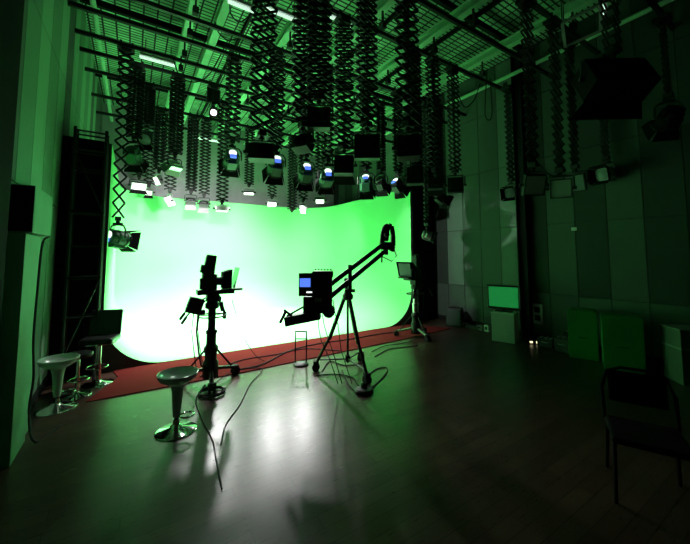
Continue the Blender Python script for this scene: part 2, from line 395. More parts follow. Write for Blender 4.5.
def panel(loc, rz, tilt, label, w=.34, h=.34, d=.09, face=None, back=BLK2, bd=(0,1), doorm=BLKM, deep=False, group='panel lights hung over the set'):
    t = thing('panel_light', label, 'studio light', loc, rz, group)
    drop = .1 + h/2; fr = T(tilt, (0, 0, -drop)); C_, r, a, u = fr; hw = w/2+.03
    mb = MB(); mb.tube((0,0,.02), (0,0,-.06), .016)
    mb.path([Vector((-hw,0,-drop)), Vector((-hw,0,-.08)), Vector((-hw*.8,0,-.055)), Vector((hw*.8,0,-.055)), Vector((hw,0,-.08)), Vector((hw,0,-drop))], .011, 6)
    mb.build('yoke', STEEL if face is LEDW else BLK, t)
    mb = MB(); mb.obox(C_, (w, d, h), r, a, u); mb.obox(C_ - a*(d/2+.012), (w*.6, .03, h*.5), r, a, u)
    for k in range(5): mb.obox(C_ - a*(d/2+.03) + r*((k-2)*w*.11), (.008, .03, h*.45), r, a, u)
    mb.obox(C_ + a*(d/2+.004) + u*(h/2-.008), (w, .03, .018), r, a, u); mb.obox(C_ + a*(d/2+.004) - u*(h/2-.008), (w, .03, .018), r, a, u)
    mb.obox(C_ + a*(d/2+.004) + r*(w/2-.008), (.018, .03, h), r, a, u); mb.obox(C_ + a*(d/2+.004) - r*(w/2-.008), (.018, .03, h), r, a, u)
    mb.build('housing', back, t, bevel=.004)
    MB().obox(C_ + a*(d/2+.002), (w-.03, .008, h-.03), r, a, u).build('light_face', face or LEDG, t)
    if bd: doors(t, fr, w/2, h/2, d/2+.02, min(h*.6, .22), math.radians(25), doorm, bd)
    for s_ in (-1, 1): MB().tube(C_ + r*(s_*(w/2+.005)), C_ + r*(s_*(w/2+.06)), .025, .022, 10).build('tilt_knob', BLK, t)
    return t

def hang(px, py, Y, n, grow, hlabel, w=.33, rz=0., layers=2, cable=False):
    p = onY(px, py, Y); hanger(p.x, Y, p.z, n, grow, hlabel, w, rz, layers, cable); return p
D = math.radians
# (px, py) = lower end of the hanger in the photo; Y = the pipe that carries it
def F_(h, fx):
    p = hang(*h[:6], **(h[6] if len(h) > 6 else {}))
    kind, rz, tilt, lab, kw = fx
    if kind == 'f': fresnel(p, D(rz), D(tilt), lab, **kw)
    elif kind == 'p': panel(p, D(rz), D(tilt), lab, **kw)
R40 = dict(cable=True)
F_((118, 221, 7.1, 17, 1.05, 'longest scissor hanger, opened into wide diamonds at the left end of the cyclorama', dict(w=.27, layers=2)),
   ('f', -48, 10, 'low-hanging fresnel light with one white rear disc and black barn door at the left', dict(s=.95)))
F_((134, 140, 7.7, 15, 1.0, 'dense scissor hanger close behind the longest one at the left', dict(layers=4)),
   ('f', -20, 50, 'fresnel light with hanging barn doors just right of the longest scissor hanger', dict(s=.95, disc=False)))
F_((147, 125, 8.5, 15, 1.0, 'short dense scissor hanger third from the left', dict(layers=4)),
   ('f', 160, 40, 'dark fresnel light hung third from the left under a short dense hanger', dict(s=.9, disc=False, body=BLK2)))
F_((139, 178, 9.8, 17, 1.0, 'far scissor hanger seen behind the leftmost lights'),
   ('p', 188, 30, 'white-lit small panel light at the top left corner of the green backdrop', dict(w=.34, h=.2, face=LEDW2, back=GREYM)))
F_((149, 186, 11.0, 15, 1.0, 'small distant scissor hanger near the back left corner'),
   ('p', 170, 35, 'tiny pale panel light farthest into the back left corner', dict(w=.2, h=.16, face=LEDW, back=GREYM)))
F_((159, 172, 9.8, 16, 1.0, 'compressed scissor hanger over the left part of the backdrop, left of the bare metallic lamp', dict(layers=4)),
   ('p', 115, 30, 'thin edge-on bright panel light left of the bare metallic lamp', dict(w=.22, h=.24, face=LEDW, back=STEEL, bd=())))
F_((175, 156, 7.7, 18, 1.0, 'dense scissor hanger above the metallic open-frame lamp', dict(layers=4)),
   ('p', 30, 35, 'metallic open-frame lamp with shiny frame above the left backdrop', dict(w=.26, h=.2, face=GREYM, back=STEEL, bd=(0,1,2,3), doorm=STEEL)))
F_((170, 192, 9.8, 20, 1.0, 'distant scissor hanger under the metallic open-frame lamp'),
   ('p', 112, 35, 'slim white tube-like panel light tilted over the left backdrop', dict(w=.2, h=.28, face=LEDW, back=GREYM, bd=())))
F_((191, 193, 9.8, 22, 1.0, 'scissor hanger holding the left one of the paired grey bank lights', dict(layers=4)),
   ('p', -6, 60, 'left one of two paired grey bank lights against the green', dict(w=.24, h=.24, back=BLK2, face=LEDG, doorm=BLK2)))
F_((204, 196, 9.8, 22, 1.0, 'scissor hanger holding the right one of the paired grey bank lights'),
   ('p', -16, 60, 'right one of two paired grey bank lights against the green', dict(w=.24, h=.24, back=BLK2, face=LEDG, doorm=BLK2)))
F_((222, 203, 8.5, 24, 1.0, 'long scissor hanger ending in the bowl-shaped white light', dict(layers=2)),
   ('p', 180, 70, 'white bowl-like light in a thin wire yoke hanging lowest left of centre', dict(w=.3, h=.1, d=.1, face=LEDW, back=WHT, bd=())))
F_((232, 144, 6.35, 15, 1.02, 'scissor hanger of the leftmost fresnel with blue display', dict(cable=True)),
   ('f', -5, 25, 'leftmost of the row of fresnel lights with white disc and blue display', dict(s=.95)))
F_((249, 186, 9.8, 20, 1.0, 'small scissor hanger between the bowl-like light and the second blue-display fresnel'),
   ('p', 165, 55, 'grey double light with one bright white end over the backdrop', dict(w=.3, h=.16, back=GREYM, face=LEDW, bd=(0,))))
F_((262, 137, 3.9, 13, 1.02, 'thick scissor hanger at the top, left of the twin thick hangers', dict(w=.36, layers=4, rz=-.1)),
   ('p', -22, 8, 'large black panel light seen from behind, left of centre', dict(w=.31, h=.2, d=.14, bd=())))
F_((276, 150, 5.7, 17, 1.02, 'scissor hanger of the second blue-display fresnel from the left', dict(layers=4)),
   ('f', -10, 35, 'second fresnel from the left with white disc and shiny metal top edge', dict(s=.95)))
F_((272, 198, 9.8, 20, 1.0, 'distant scissor hanger below the second blue-display fresnel'),
   ('p', 162, 30, 'bright white rectangular panel light right at the backdrop top edge', dict(w=.28, h=.16, face=LEDW, back=GREYM, bd=())))
hang(292, 211, 9.8, 24, 1.0, 'bare scissor hanger without a lamp hanging lowest over the green backdrop', layers=4)
F_((303, 128, 3.7, 20, 1.02, 'left one of the twin thick scissor hangers at top centre', dict(layers=4, w=.32)),
   ('p', -60, 25, 'tilted black panel light below the left twin thick hanger', dict(w=.24, h=.2, d=.12, bd=(0,))))
F_((319, 101, 3.4, 19, 1.0, 'right one of the twin thick scissor hangers at top centre', dict(layers=4, w=.32)),
   ('p', -28, 3, 'highest of the square black panel lights, at top centre', dict(w=.27, h=.25, d=.12, bd=())))
F_((306, 158, 5.7, 18, 1.03, 'scissor hanger of the fresnel showing only its blue display', dict()),
   ('f', -15, 38, 'green-bodied fresnel with bright blue display in the centre of the row', dict(s=.95)))
F_((303, 201, 8.5, 22, 1.0, 'distant scissor hanger right of the bare one'),
   ('p', 140, 30, 'small white panel light tilted sideways just below the backdrop edge at centre', dict(w=.13, h=.24, face=LEDW, back=GREYM, bd=())))
F_((327, 163, 5.7, 19, 1.02, 'scissor hanger of the fresnel right of the centre one'),
   ('f', -20, 30, 'fresnel with white disc and blue display right of the highest black panel', dict(s=.95)))
F_((320, 194, 7.7, 22, 1.0, 'distant scissor hanger under the fresnels at centre'),
   ('p', 150, 40, 'brightest white panel light slanting under the centre fresnels', dict(w=.24, h=.15, face=LEDW, back=GREYM, bd=())))
F_((344, 150, 4.3, 19, 1.0, 'dense scissor hanger right of centre whose top shows below the roof', dict(layers=4)),
   ('p', -33, 10, 'black panel light with lower door hanging right of the centre fresnels', dict(w=.3, h=.3, d=.12, bd=(1,))))
F_((367, 128, 3.4, 19, 1.02, 'thick scissor hanger above the large square black panel', dict(layers=4, w=.31)),
   ('p', -36, 3, 'large square black panel light right of centre', dict(w=.33, h=.32, d=.1, bd=())))
F_((366, 170, 5.7, 20, 1.0, 'scissor hanger behind the large square black panel'),
   ('f', -40, 50, 'fresnel with open black barn doors and a handle under the large square panel', dict(s=.95)))
F_((381, 172, 6.35, 22, 1.0, 'narrow scissor hanger right of the large square black panel'),
   ('f', -60, 40, 'small silver-edged light with black doors over the right backdrop corner', dict(s=.9, disc=False, body=BLK2)))
F_((398, 174, 5.7, 20, 1.0, 'scissor hanger partly hidden behind the thickest right-hand hanger'),
   ('f', -80, 40, 'light with three dark square doors beside the right edge of the backdrop', dict(s=.85, disc=True, body=BLK2)))
F_((408, 128, 2.7, 18, 1.0, 'thickest scissor hanger right of centre, reaching up out of view', dict(layers=4, w=.3)),
   ('p', -43, 10, 'large black panel light under the thickest right hanger', dict(w=.25, h=.26, d=.12, bd=())))
F_((415, 162, 4.3, 24, 1.0, 'dense scissor hanger behind the thickest right hanger', dict(layers=4)),
   ('p', -44, 8, 'tall dark panel light beside the right edge of the green backdrop', dict(w=.3, h=.32, d=.12, bd=())))
F_((435, 172, 4.3, 20, 1.0, 'wide scissor hanger left of the two over the dark right corner', dict(layers=4)),
   ('p', -49, 10, 'black panel light with pale top edge, left of the two over the dark corner', dict(w=.26, h=.24, d=.1, bd=(1,))))
F_((440, 186, 5.7, 24, 1.0, 'partly hidden scissor hanger in the dark corner right of the cyclorama'),
   ('f', -100, 35, 'dark lamp with cable loop low in the corner right of the cyclorama', dict(s=.85, disc=False, body=BLK2)))
F_((455, 173, 4.3, 20, 1.0, 'scissor hanger right of the two over the dark right corner', dict(layers=4, w=.26)),
   ('p', -48, 5, 'black upright panel light with pale top edge, right of the two over the corner', dict(w=.3, h=.3, d=.1, bd=())))
F_((427, 226, 5.7, 30, 1.0, 'very long thin scissor hanger reaching down behind the far pedestal camera', dict(w=.2)),
   ('f', -130, 20, 'small silver light hanging lowest above the far pedestal camera', dict(s=.7, disc=False, body=STEEL)))
F_((511, 182, 4.15, 17, 1.0, 'scissor hanger in front of the steel column on the right wall', dict(w=.3)),
   ('f', 100, 15, 'dark lamp with open doors hanging beside the steel column', dict(s=.75, disc=False, body=GREYM)))
F_((533, 168, 2.5, 17, 1.0, 'long scissor hanger of the leftmost grey LED panel'),
   ('p', 145, 20, 'leftmost and largest-looking grey LED panel facing the room by the right wall', dict(w=.3, h=.3, d=.06, face=mat('grey_led_face', (.8, .85, .85), .5), bd=())))
F_((560, 173, 2.5, 17, 1.0, 'long scissor hanger of the middle grey LED panel'),
   ('p', 120, 12, 'middle grey LED panel of the three by the right wall', dict(w=.3, h=.3, d=.06, face=MATS['grey_led_face'], bd=())))
F_((575, 169, 2.62, 18, 1.0, 'long scissor hanger of the dark edge-on LED panel'),
   ('p', 95, 18, 'dark edge-on LED panel rightmost of the three by the right wall', dict(w=.3, h=.3, d=.07, face=LEDG, bd=())))
F_((606, 160, 2.5, 19, 1.0, 'scissor hanger below the huge dark softbox at upper right'),
   ('f', 75, 10, 'dark lamp with side doors hung under the huge dark softbox', dict(s=.85, disc=False, body=GREYM)))

# cleaner: big dark softbox & neighbours at the upper right
p = onY(612, 42, 1.5)
panel(Vector((p.x, p.y, 4.35)), D(-35), D(28), 'huge black softbox in the dark upper right corner', w=.72, h=.42, d=.28, back=BLKM, bd=(1,), group='large dark lights at the upper right')
hanger(p.x, 1.5, 4.35, 10, 1.0, 'stubby scissor hanger carrying the huge black softbox', w=.26, layers=4)
p = onY(668, 98, 1.5)
hanger(p.x, 1.5, p.z, 12, 1.0, 'scissor hanger farthest to the right, nearly lost in the dark', w=.26)
fresnel(p, D(-50), D(30), 'black lamp silhouette farthest to the right, nearly lost in the dark', s=1., disc=False, body=BLKM)
p = onY(583, 14, 2.0)
t = thing('light_frame', 'dim square metal frame hanging under the roof left of the huge softbox', 'frame', p, D(20))
mb = MB()
q = [(-.26,-.2,-.1),(.26,-.2,-.2),(.3,.25,-.25),(-.2,.25,-.15)]
for i in range(4): mb.bar(q[i], q[(i+1) % 4], .04, .03)
mb.build('frame_bars', GREYM, t)
for qq in q: MB().tube(qq, (qq[0], qq[1], 6.18-p.z), .007, n=6).build('suspension_rod', BLK, t)
# small star-bright lamp over the back
p = onY(213, 114, 7.7)
fresnel(Vector((p.x, 7.7, p.z+.2)), D(180), D(25), 'small star-bright lamp glowing high among the hangers left of centre', s=.5, lit=True, disc=False)
hanger(p.x, 7.7, p.z+.2, 6, 1.0, 'short scissor hanger of the star-bright lamp')

# drooping cables under the roof
def cable(pts, r, label, name='cable', m=RUB, cat='cable', group=None, sub=10):
    P_ = [Vector(p) for p in pts]; out = []
    E = [P_[0]*2-P_[1]] + P_ + [P_[-1]*2-P_[-2]]
    for i in range(1, len(E)-2):
        a, b, c, d = E[i-1], E[i], E[i+1], E[i+2]
        for k in range(sub):
            t = k/sub; out.append(.5*((2*b)+(c-a)*t+(2*a-5*b+4*c-d)*t*t+(-a+3*b-3*c+d)*t**3))
    out.append(P_[-1])
    o = MB().path(out, r, 8).build(name, m, smooth=True, origin=out[0]); return tag(o, label, cat, group)
G = 'slack cables drooping under the roof'
def droop(pxs, Y, label): cable([onY(a, b, Y) for a, b in pxs], .011, label, group=G)
droop([(172, 55), (180, 76), (196, 82), (211, 72), (228, 40)], 6.9, 'slack black cable looping between the left scissor hangers under the roof')
droop([(230, 0), (231, 14), (240, 22), (252, 12), (254, 0)], 5.4, 'round black cable loop under the roof by the glowing batten')
droop([(215, 22), (219, 33), (228, 40), (240, 38)], 6.0, 'short black cable sagging to the row of central hangers')
droop([(487, 70), (485, 112), (489, 120), (492, 112), (490, 78)], 4.25, 'narrow cable loop hanging in front of the right wall')
droop([(458, 95), (465, 107), (474, 100), (480, 84)], 4.25, 'small sagging cable left of the narrow cable loop')
droop([(540, 165), (548, 174), (556, 176), (561, 172)], 2.5, 'thin cable sagging between the two grey LED panels')

# ------------------------------------------------------------------ lighting
def spot(loc, tgt, power, ang, blend=.6, col=(1,1,1), r=.06, name='studio_lamp'):
    l = bpy.data.lights.new(name, 'SPOT'); l.energy = power; l.spot_size = D(ang); l.spot_blend = blend; l.color = col; l.shadow_soft_size = r
    o = bpy.data.objects.new(name, l); COL.objects.link(o); o.location = loc
    o.rotation_euler = (Vector(tgt)-Vector(loc)).to_track_quat('-Z', 'Y').to_euler(); return o
WHITE = (1., 1., .98)
for (x, y, tx, ty, tz, pw) in [(1.2, 8.6, 1.2, 9.2, .0, 1500), (2.6, 9.0, 2.6, 9.6, .0, 1500), (4.2, 9.0, 4.2, 9.4, .0, 900),
                               (1.2, 7.4, 1.2, 7.6, 0, 800), (3.2, 7.4, 3.2, 7.6, 0, 800), (5.0, 7.6, 4.8, 7.8, 0, 300)]:
    spot((x, y, 3.6), (tx, ty, tz), pw, 105, 1., WHITE)
for (x, tx, pw) in [(1.0, .8, 720), (2.4, 2.2, 720), (4.0, 3.8, 500), (5.2, 5.6, 150)]:
    spot((x, 8.2, 3.1), (tx, 12.2, 1.2), pw, 120, 1., WHITE)
# the white panels that face the room: their sheen lies on the floor
for px, py in ((222, 206), (274, 204), (305, 208)):
    p = onY(px, py, 9.6); spot(p, (p.x*.55+.45, 3.2, 0), 360, 40, 1., (1, .97, .98), .09)
# the lamp throwing the shadow of the long hanger onto the right wall
spot((2.1, 6.1, 3.9), (7.66, 5.84, 1.7), 480, 42, .6, (.9, 1., .92), .02)
# weak spot reaching the left wall and floor at the stools
spot((1.6, 6.0, 4.0), (.6, 3.0, 0), 60, 80, 1., (.9, 1., .92), .1)

spot((5.2, 7.6, 3.4), (-1, 4.3, 1.6), 400, 36, 1., (.25, 1., .45), .1)  # added green lamp with no fixture, brightens the left wall panel
# world
w = bpy.data.worlds.new('world'); sc.world = w; w.use_nodes = True
w.node_tree.nodes['Background'].inputs[0].default_value = (.0, .004, .0015, 1); w.node_tree.nodes['Background'].inputs[1].default_value = 1
sc.view_settings.view_transform = 'Standard'; sc.view_settings.look = 'None'; sc.view_settings.gamma = .92
sc.cycles.use_denoising = True; sc.cycles.sample_clamp_indirect = 6; sc.cycles.max_bounces = 10; sc.cycles.diffuse_bounces = 6
# ------------------------------------------------------------------ left wall fittings
mb = MB(); mb.box(XL+.03, -.80, 4.2, 5.0, 2.1, 2.55)
t = tag(mb.build('wall_cabinet', LPAN[0], bevel=.008), 'shallow wall box high on the left wall above a pale panel', 'wall box')
MB().box(XL+.04, -.805, 4.19, 4.2, 2.11, 2.54).build('end_plate', BLKM, t)
mb = MB(); mb.box(XL+.03, -.85, 4.22, 4.72, 0, 2.09); mb.box(XL+.03, -.875, 4.74, 4.98, 0, 2.09)
struct(mb.build('trim_3', LPAN[0], bevel=.004))
cable([(-.80, 4.93, 2.1), (-.84, 4.86, 2.0), (-.845, 4.8, 1.5), (-.845, 4.77, 1.0), (-.83, 4.8, .6), (-.84, 4.76, .25), (-.75, 4.6, .012), (-.6, 4.9, .012)], .011, 'black cable running down the left wall under the wall box')
# scaffold in the gap left of the cyclorama
t = thing('scaffold_tower', 'black steel scaffold tower between left wall and the cyclorama end', 'scaffold', (-.62, 6.48, 0))
mb = MB()
for x in (-.19, .2):
    for y in (-.11, .12):
        MB().tube((x, y, 0), (x, y, 3.85), .022).build('post', BLK, t)
for z in (.35, .95, 1.52, 2.02, 2.52, 3.2, 3.5, 3.8):
    mb = MB()
    for y in (-.11, .12): mb.tube((-.19, y, z), (.2, y, z), .014, n=8)
    for x in (-.19, .2): mb.tube((x, -.11, z), (x, .12, z), .014, n=8)
    mb.build('rung_frame', BLK, t)
for z0, z1 in ((3.5, 2.55), (.35, 1.5)): MB().tube((-.19, -.13, z0), (.2, -.13, z1), .012).build('brace', BLK, t)
for z in (1.53, 2.53): MB().box(-.21, .22, -.13, .14, z, z+.03).build('deck', DARKV, t)
struct(MB().box(XL+.02, -.46, 6.62, 6.66, 0, 3.75).build('wall_return.001', BLKM))

# ------------------------------------------------------------------ stools
def tulip(p, label, m, rz):
    t = thing('bar_stool', label, 'bar stool', p, rz, 'bar stools by the left wall')
    MB().lathe([(.205, 0), (.205, .008), (.18, .02), (.07, .045), (.035, .075), (.03, .13)], n=40).build('base', CHR, t, smooth=True)
    MB().lathe([(.024, .1), (.024, .2), (.03, .2), (.03, .22)], n=20).build('gas_lift', BLK, t, smooth=True)
    MB().lathe([(.036, .15), (.042, .2), (.05, .32), (.058, .42), (.075, .485), (.12, .515), (.18, .55), (.205, .59), (.208, .612), (.198, .616), (.175, .575), (.12, .54), (.06, .52), (.001, .515)], n=48).build('seat', m, t, smooth=True)
    mb = MB(); mb.path([(0, 0, .17), (.05, 0, .17)], .009); mb.torus((.115, 0, .17), .07, .009); mb.build('footrest', CHR, t, smooth=True)
    return t
tulip(onZ(176, 431), 'pale bar stool with bowl seat standing alone on the open floor', mat('stool_shell', (.5, .58, .53), .22, spec=.8), D(-33))
tulip(onZ(56, 409), 'whitish funnel-shaped bar stool nearest the left wall', PALEM, D(30))
def black_stool(p, label, back, rz, zs=.6):
    t = thing('bar_stool', label, 'bar stool', p, rz, 'bar stools by the left wall')
    MB().lathe([(.2, 0), (.2, .008), (.17, .02), (.06, .04), (.03, .07), (.028, .1)], n=40).build('base', CHR, t, smooth=True)
    MB().lathe([(.028, .07), (.028, .34), (.022, .34), (.022, zs)], n=20).build('column', CHR, t, smooth=True)
    mb = MB(); mb.torus((0, .07, .27), .13, .01); mb.path([(0, -.02, .27), (0, -.06, .27)], .009); mb.build('footrest', CHR, t, smooth=True)
    mb = MB()
    if back: mb.obox((0, 0, zs+.04), (.42, .4, .09))
    else: mb.lathe([(.12, zs-.01), (.18, zs), (.19, zs+.03), (.18, zs+.06), (.001, zs+.065)], n=36)
    mb.build('seat', LEATH, t, bevel=.03 if back else 0, smooth=not back)
    if back:
        MB().obox((0, -.2, zs+.25), (.42, .05, .38), (1,0,0), (0,.98,-.17), (0,-.17,.98)).build('backrest', LEATH, t, bevel=.02)
        MB().torus((0, 0, zs+.0), .2, .012, a0=0).build('seat_trim', CHR, t, smooth=True)
    return t
black_stool(onZ(98, 384), 'black bar stool with square backrest and chrome foot ring', True, D(165))
st4 = black_stool(onZ(76.5, 395.8), 'low dark round bar stool with chrome disc base behind the whitish stool', False, D(200), .6); st4.scale = (.85, .85, .85)

# ------------------------------------------------------------------ pedestal cameras (local: looks along +X)
def pedestal(loc, rz, label, colm, dolly_rz=0., hood=True, green=False):
    t = thing('pedestal_camera', label, 'tv camera', loc, rz, 'pedestal cameras')
    for k in range(3):
        a = dolly_rz + k*2*PI/3; q = Vector((math.cos(a), math.sin(a), 0)); sd = Vector((-q.y, q.x, 0))
        o = MB().bar(q*.08+Vector((0,0,.2)), q*.42+Vector((0,0,.12)), .06, .04).build('dolly_arm', colm, t, bevel=.006)
        mb = MB(); c = q*.44+Vector((0,0,.062)); mb.tube(c-sd*.045, c-sd*.015, .06, n=18); mb.tube(c+sd*.015, c+sd*.045, .06, n=18); mb.tube(c-sd*.045, c+sd*.045, .018); mb.obox(c+Vector((0,0,.07)), (.05,.11,.03), q, sd)
        mb.build('caster', RUB, o, smooth=True)
        MB().bar(q*.07+Vector((0,0,.5)), q*.36+Vector((0,0,.16)), .022, .022).build('brace', BLK, t)
    MB().lathe([(.1, .08), (.11, .1), (.11, .3), (.085, .34), (.085, .44), (.1, .46), (.1, .52), (.07, .56)], n=24).build('column_base', BLK, t, smooth=True)
    MB().lathe([(.07, .5), (.07, .72), (.082, .72), (.082, .76), (.055, .78), (.055, 1.12)], n=24).build('column', colm, t, smooth=True)
    mb = MB(); mb.torus((0, 0, .98), .2, .011); 
    for k in range(3): a = k*2*PI/3+.5; mb.path([(.05*math.cos(a), .05*math.sin(a), .98), (.2*math.cos(a), .2*math.sin(a), .98)], .008)
    mb.build('steering_ring', BLK, t, smooth=True)
    mb = MB(); mb.lathe([(.07, 1.08), (.1, 1.1), (.1, 1.16), (.06, 1.2), (.06, 1.22)], n=20); mb.obox((0, 0, 1.25), (.17, .16, .12)); mb.tube((0, -.12, 1.25), (0, .12, 1.25), .045)
    mb.build('pan_head', BLK, t, bevel=.006)
    MB().obox((.04, 0, 1.335), (.52, .22, .065)).build('mounting_plate', BLK, t, bevel=.008)
    mb = MB(); mb.obox((-.05, 0, 1.48), (.2, .16, .24)); mb.obox((-.05, 0, 1.62), (.15, .05, .03)); mb.obox((-.16, 0, 1.46), (.04, .11, .16)); mb.obox((-.02, .09, 1.5), (.14,.03,.12))
    o = mb.build('camera_body', BLK2, t, bevel=.012)
    mb = MB(); mb.tube((.05, 0, 1.49), (.17, 0, 1.49), .06, .072, 20); mb.build('lens', BLK, o, smooth=True)
    ux = Vector((.16, 0, .987)).normalized(); ax = Vector((.987, 0, -.16))
    mb = MB(); mb.obox((-.05, 0, 1.735), (.16, .16, .3), ax, (0,1,0), ux, .85); mb.obox((-.1, 0, 1.62), (.1, .14, .16)); mb.obox((-.15, 0, 1.68), (.05, .14, .12), ax, (0,1,0), ux)
    mb.build('viewfinder', BLK2, t, bevel=.014)
    # prompter
    mb = MB(); x0, x1 = .13, (.33 if not hood else .36)
    a = [(x0, -.1, 1.38), (x0, .1, 1.38), (x0, .1, 1.62), (x0, -.1, 1.62)]; b = [(x1, -.19, 1.385), (x1, .19, 1.385), (x1+.03, .24, 1.72), (x1+.03, -.24, 1.72)]
    if not hood: b = [(x1-.08, -.11, 1.385), (x1-.08, .11, 1.385), (x1-.07, .12, 1.66), (x1-.07, -.12, 1.66)]
    mb.add(a+b, [(0,1,5,4), (1,2,6,5), (2,3,7,6), (3,0,4,7), (0,3,2,1)])
    o = mb.build('prompter_hood', BLKM, t)
    sm = o.modifiers.new('thick', 'SOLIDIFY'); sm.thickness = .008
    mb = MB()
    x2 = x1-.05 if not hood else x1-.02
    poly = [(x2, -.16, 1.36), (x2, .16, 1.36), (x2+.07, .16, 1.69), (x2+.07, -.16, 1.69)]
    mb.prism(poly, (.006, 0, 0)); mb.build('prompter_glass', GLASS if not hood else mat('grey_glass', (.05, .065, .06), .4, spec=.4), t)
    MB().obox((x1-.02, 0, 1.365), (.2, .3, .03)).build('prompter_monitor', BLK, t, bevel=.005)
    # pan bars and controls
    for s_ in (-1, 1):
        o = MB().path([(-.06, s_*.1, 1.25), (-.3, s_*.16, 1.1), (-.38, s_*.17, 1.0)], .011).build('pan_bar', BLK, t, smooth=True)
        MB().tube((-.36, s_*.168, 1.02), (-.42, s_*.175, .93), .019).build('grip', RUB, o)
    mb = MB(); bz = Vector((.3, 0, .954)); bx = Vector((.954, 0, -.3)); mb.obox((-.25, -.1, 1.16), (.2, .14, .22), bx, (0,1,0), bz); mb.obox((-.16, -.1, 1.06), (.1,.1,.06))
    mb.build('control_box', BLK2, t, bevel=.015)
    mb = MB(); mb.path([(.08, .08, 1.3), (.13, .1, 1.22), (.12, .1, 1.12), (.18, .1, 1.05), (.2, .1, .98)], .018); mb.tube((.2, .1, 1.0), (.2, .1, .9), .028); mb.tube((.14, .1, 1.16), (.17, .1, 1.02), .03)
    mb.build('focus_handle', BLK, t, smooth=True)
    for k, (xx, yy, hh) in enumerate([(-.26, -.1, .25), (-.2, -.12, .3), (-.16, .1, .28)]):
        pts = [Vector((xx, yy, 1.1-.03*k)), Vector((xx-.02, yy, .8)), Vector((xx+.02, yy, .5)), Vector((xx+.06, yy*.8, hh)), Vector((.1, yy*.5, .1))]
        MB().path(pts, .007 if k != 1 else .014, 6).build('hanging_cable', RUB, t, smooth=True)
    return t
b1 = onZ(210, 383)
pedestal(Vector((b1.x, b1.y, 0)), -YAW + D(30), 'black pedestal camera with green-tinted prompter glass at centre left', BLK, D(25), hood=False)
b3 = onZ(416, 337)
pedestal(Vector((b3.x, b3.y, 0)), PI - YAW + D(42), 'far pedestal camera with pale column and square prompter hood beside the red carpet end', STEEL, D(70), hood=True)

# ------------------------------------------------------------------ jib crane
U3, F3, Z3 = RT.copy(), FH.copy(), Vector((0, 0, 1))
feet = [onZ(316, 371), onZ(367, 384), onZ(361, 361)]
org = (feet[0]+feet[1]+feet[2])/3; org.z = 0
apex = Vector((org.x, org.y, 1.22))
jib = thing('jib_crane', 'black camera jib crane on a wheeled tripod with arm rising to the right', 'camera crane', org)
def jb(mb, name, m, parent=None, **k):
    o = mb.build(name, m, parent or jib, origin=org, **k); return o
for f in feet:
    dr = (f-org).normalized(); sd = Vector((-dr.y, dr.x, 0))
    o = jb(MB().tube(apex+dr*.05-Vector((0,0,.03)), f.lerp(apex, .42), .032, n=10).tube(f.lerp(apex, .5), f+Vector((0,0,.12)), .024, n=10), 'leg', mat('leg_green_black', (.02, .03, .025), .4, .3), smooth=True)
    mb = MB(); c = f+Vector((0,0,.062)); mb.tube(c-sd*.045, c+sd*.045, .062, n=20); mb.tube(c-sd*.045, c+sd*.045, .022); mb.obox(c+Vector((0,0,.07)), (.08,.08,.05), dr, sd)
    jb(mb, 'caster', RUB, o, smooth=True)
    jb(MB().bar(org+Vector((0,0,.2)), f.lerp(org, .12)+Vector((0,0,.18)), .03, .02), 'spreader', GREYM if f is feet[1] else BLK)
jb(MB().tube(org+Vector((0,0,.14)), apex, .018).tube(org+Vector((0,0,.16)), org+Vector((0,0,.26)), .04), 'centre_post', BLK, smooth=True)
mb = MB(); mb.lathe([(.05, -.08), (.085, -.06), (.09, .0), (.06, .04), (.05, .1), (.065, .12), (.065, .15)], apex); mb.obox(apex+Vector((0,0,.2)), (.12,.1,.16), U3, F3, Z3)
jb(mb, 'pan_head', BLK, smooth=False, bevel=.004)
piv = at(351, 270, 5.35)
e1 = at(386, 242, 6.0); e0 = at(312, 303, 4.85)
def lineup(p, q, off): return p+Z3*off, q+Z3*off
for nm, off0, off1 in (('upper_arm', .09, .06), ('lower_arm', -.10, -.09)):
    a, b = at(318, 300, 4.9)+Z3*off0, at(384, 247, 6.0)+Z3*off1
    jb(MB().bar(a, b, .07, .075, tuple(F3)), nm, BLK, bevel=.006)
mb = MB(); c = at(350, 278, 5.33)
for s_ in (-1, 1): mb.obox(c+F3*(s_*.06)+Z3*.0, (.06, .012, .42), U3, F3, Z3)
mb.tube(c+F3*-.08+Z3*.13, c+F3*.08+Z3*.13, .02); mb.tube(c+F3*-.08-Z3*.08, c+F3*.08-Z3*.08, .02); mb.obox(c-Z3*.2, (.16,.15,.04), U3, F3, Z3)
jb(mb, 'pivot_yoke', BLK, bevel=.004)
# remote head at the far end: an upright loop with a small camera in it
h = at(386, 246, 6.05)
mb = MB(); mb.obox(h, (.2, .16, .14), U3, F3, Z3); mb.tube(h-Z3*.06, h-Z3*.16, .04)
jb(mb, 'head_bracket', BLK2, bevel=.012)
mb = MB(); pts = [h+U3*x+Z3*z for x, z in ((-.08,.0),(-.06,.22),(-.02,.35),(.04,.38),(.10,.36),(.13,.2),(.13,.0),(.1,-.1))]
for i in range(len(pts)-1): mb.bar(pts[i], pts[i+1], .075, .12, tuple(F3))
jb(mb, 'remote_head', BLK2, bevel=.008)
mb = MB(); mb.obox(h+U3*-.0+Z3*.24, (.11, .14, .3), U3, F3, (U3*.12+Z3).normalized()); mb.tube(h+Z3*.2-F3*.05, h+Z3*.2-F3*.18, .045)
jb(mb, 'camera', BLK2, bevel=.008)
pts = [h+U3*.14+Z3*-.04, h+U3*.19+Z3*-.18, h+U3*.1+Z3*-.28, h-U3*.06+Z3*-.2, h-U3*.08-Z3*.1]
jb(MB().path(pts, .009), 'cable_loop', RUB, smooth=True)
jb(MB().bar(h-U3*.08-Z3*.08, h-U3*.08-Z3*.3, .02, .02), 'stop_rod', BLK)
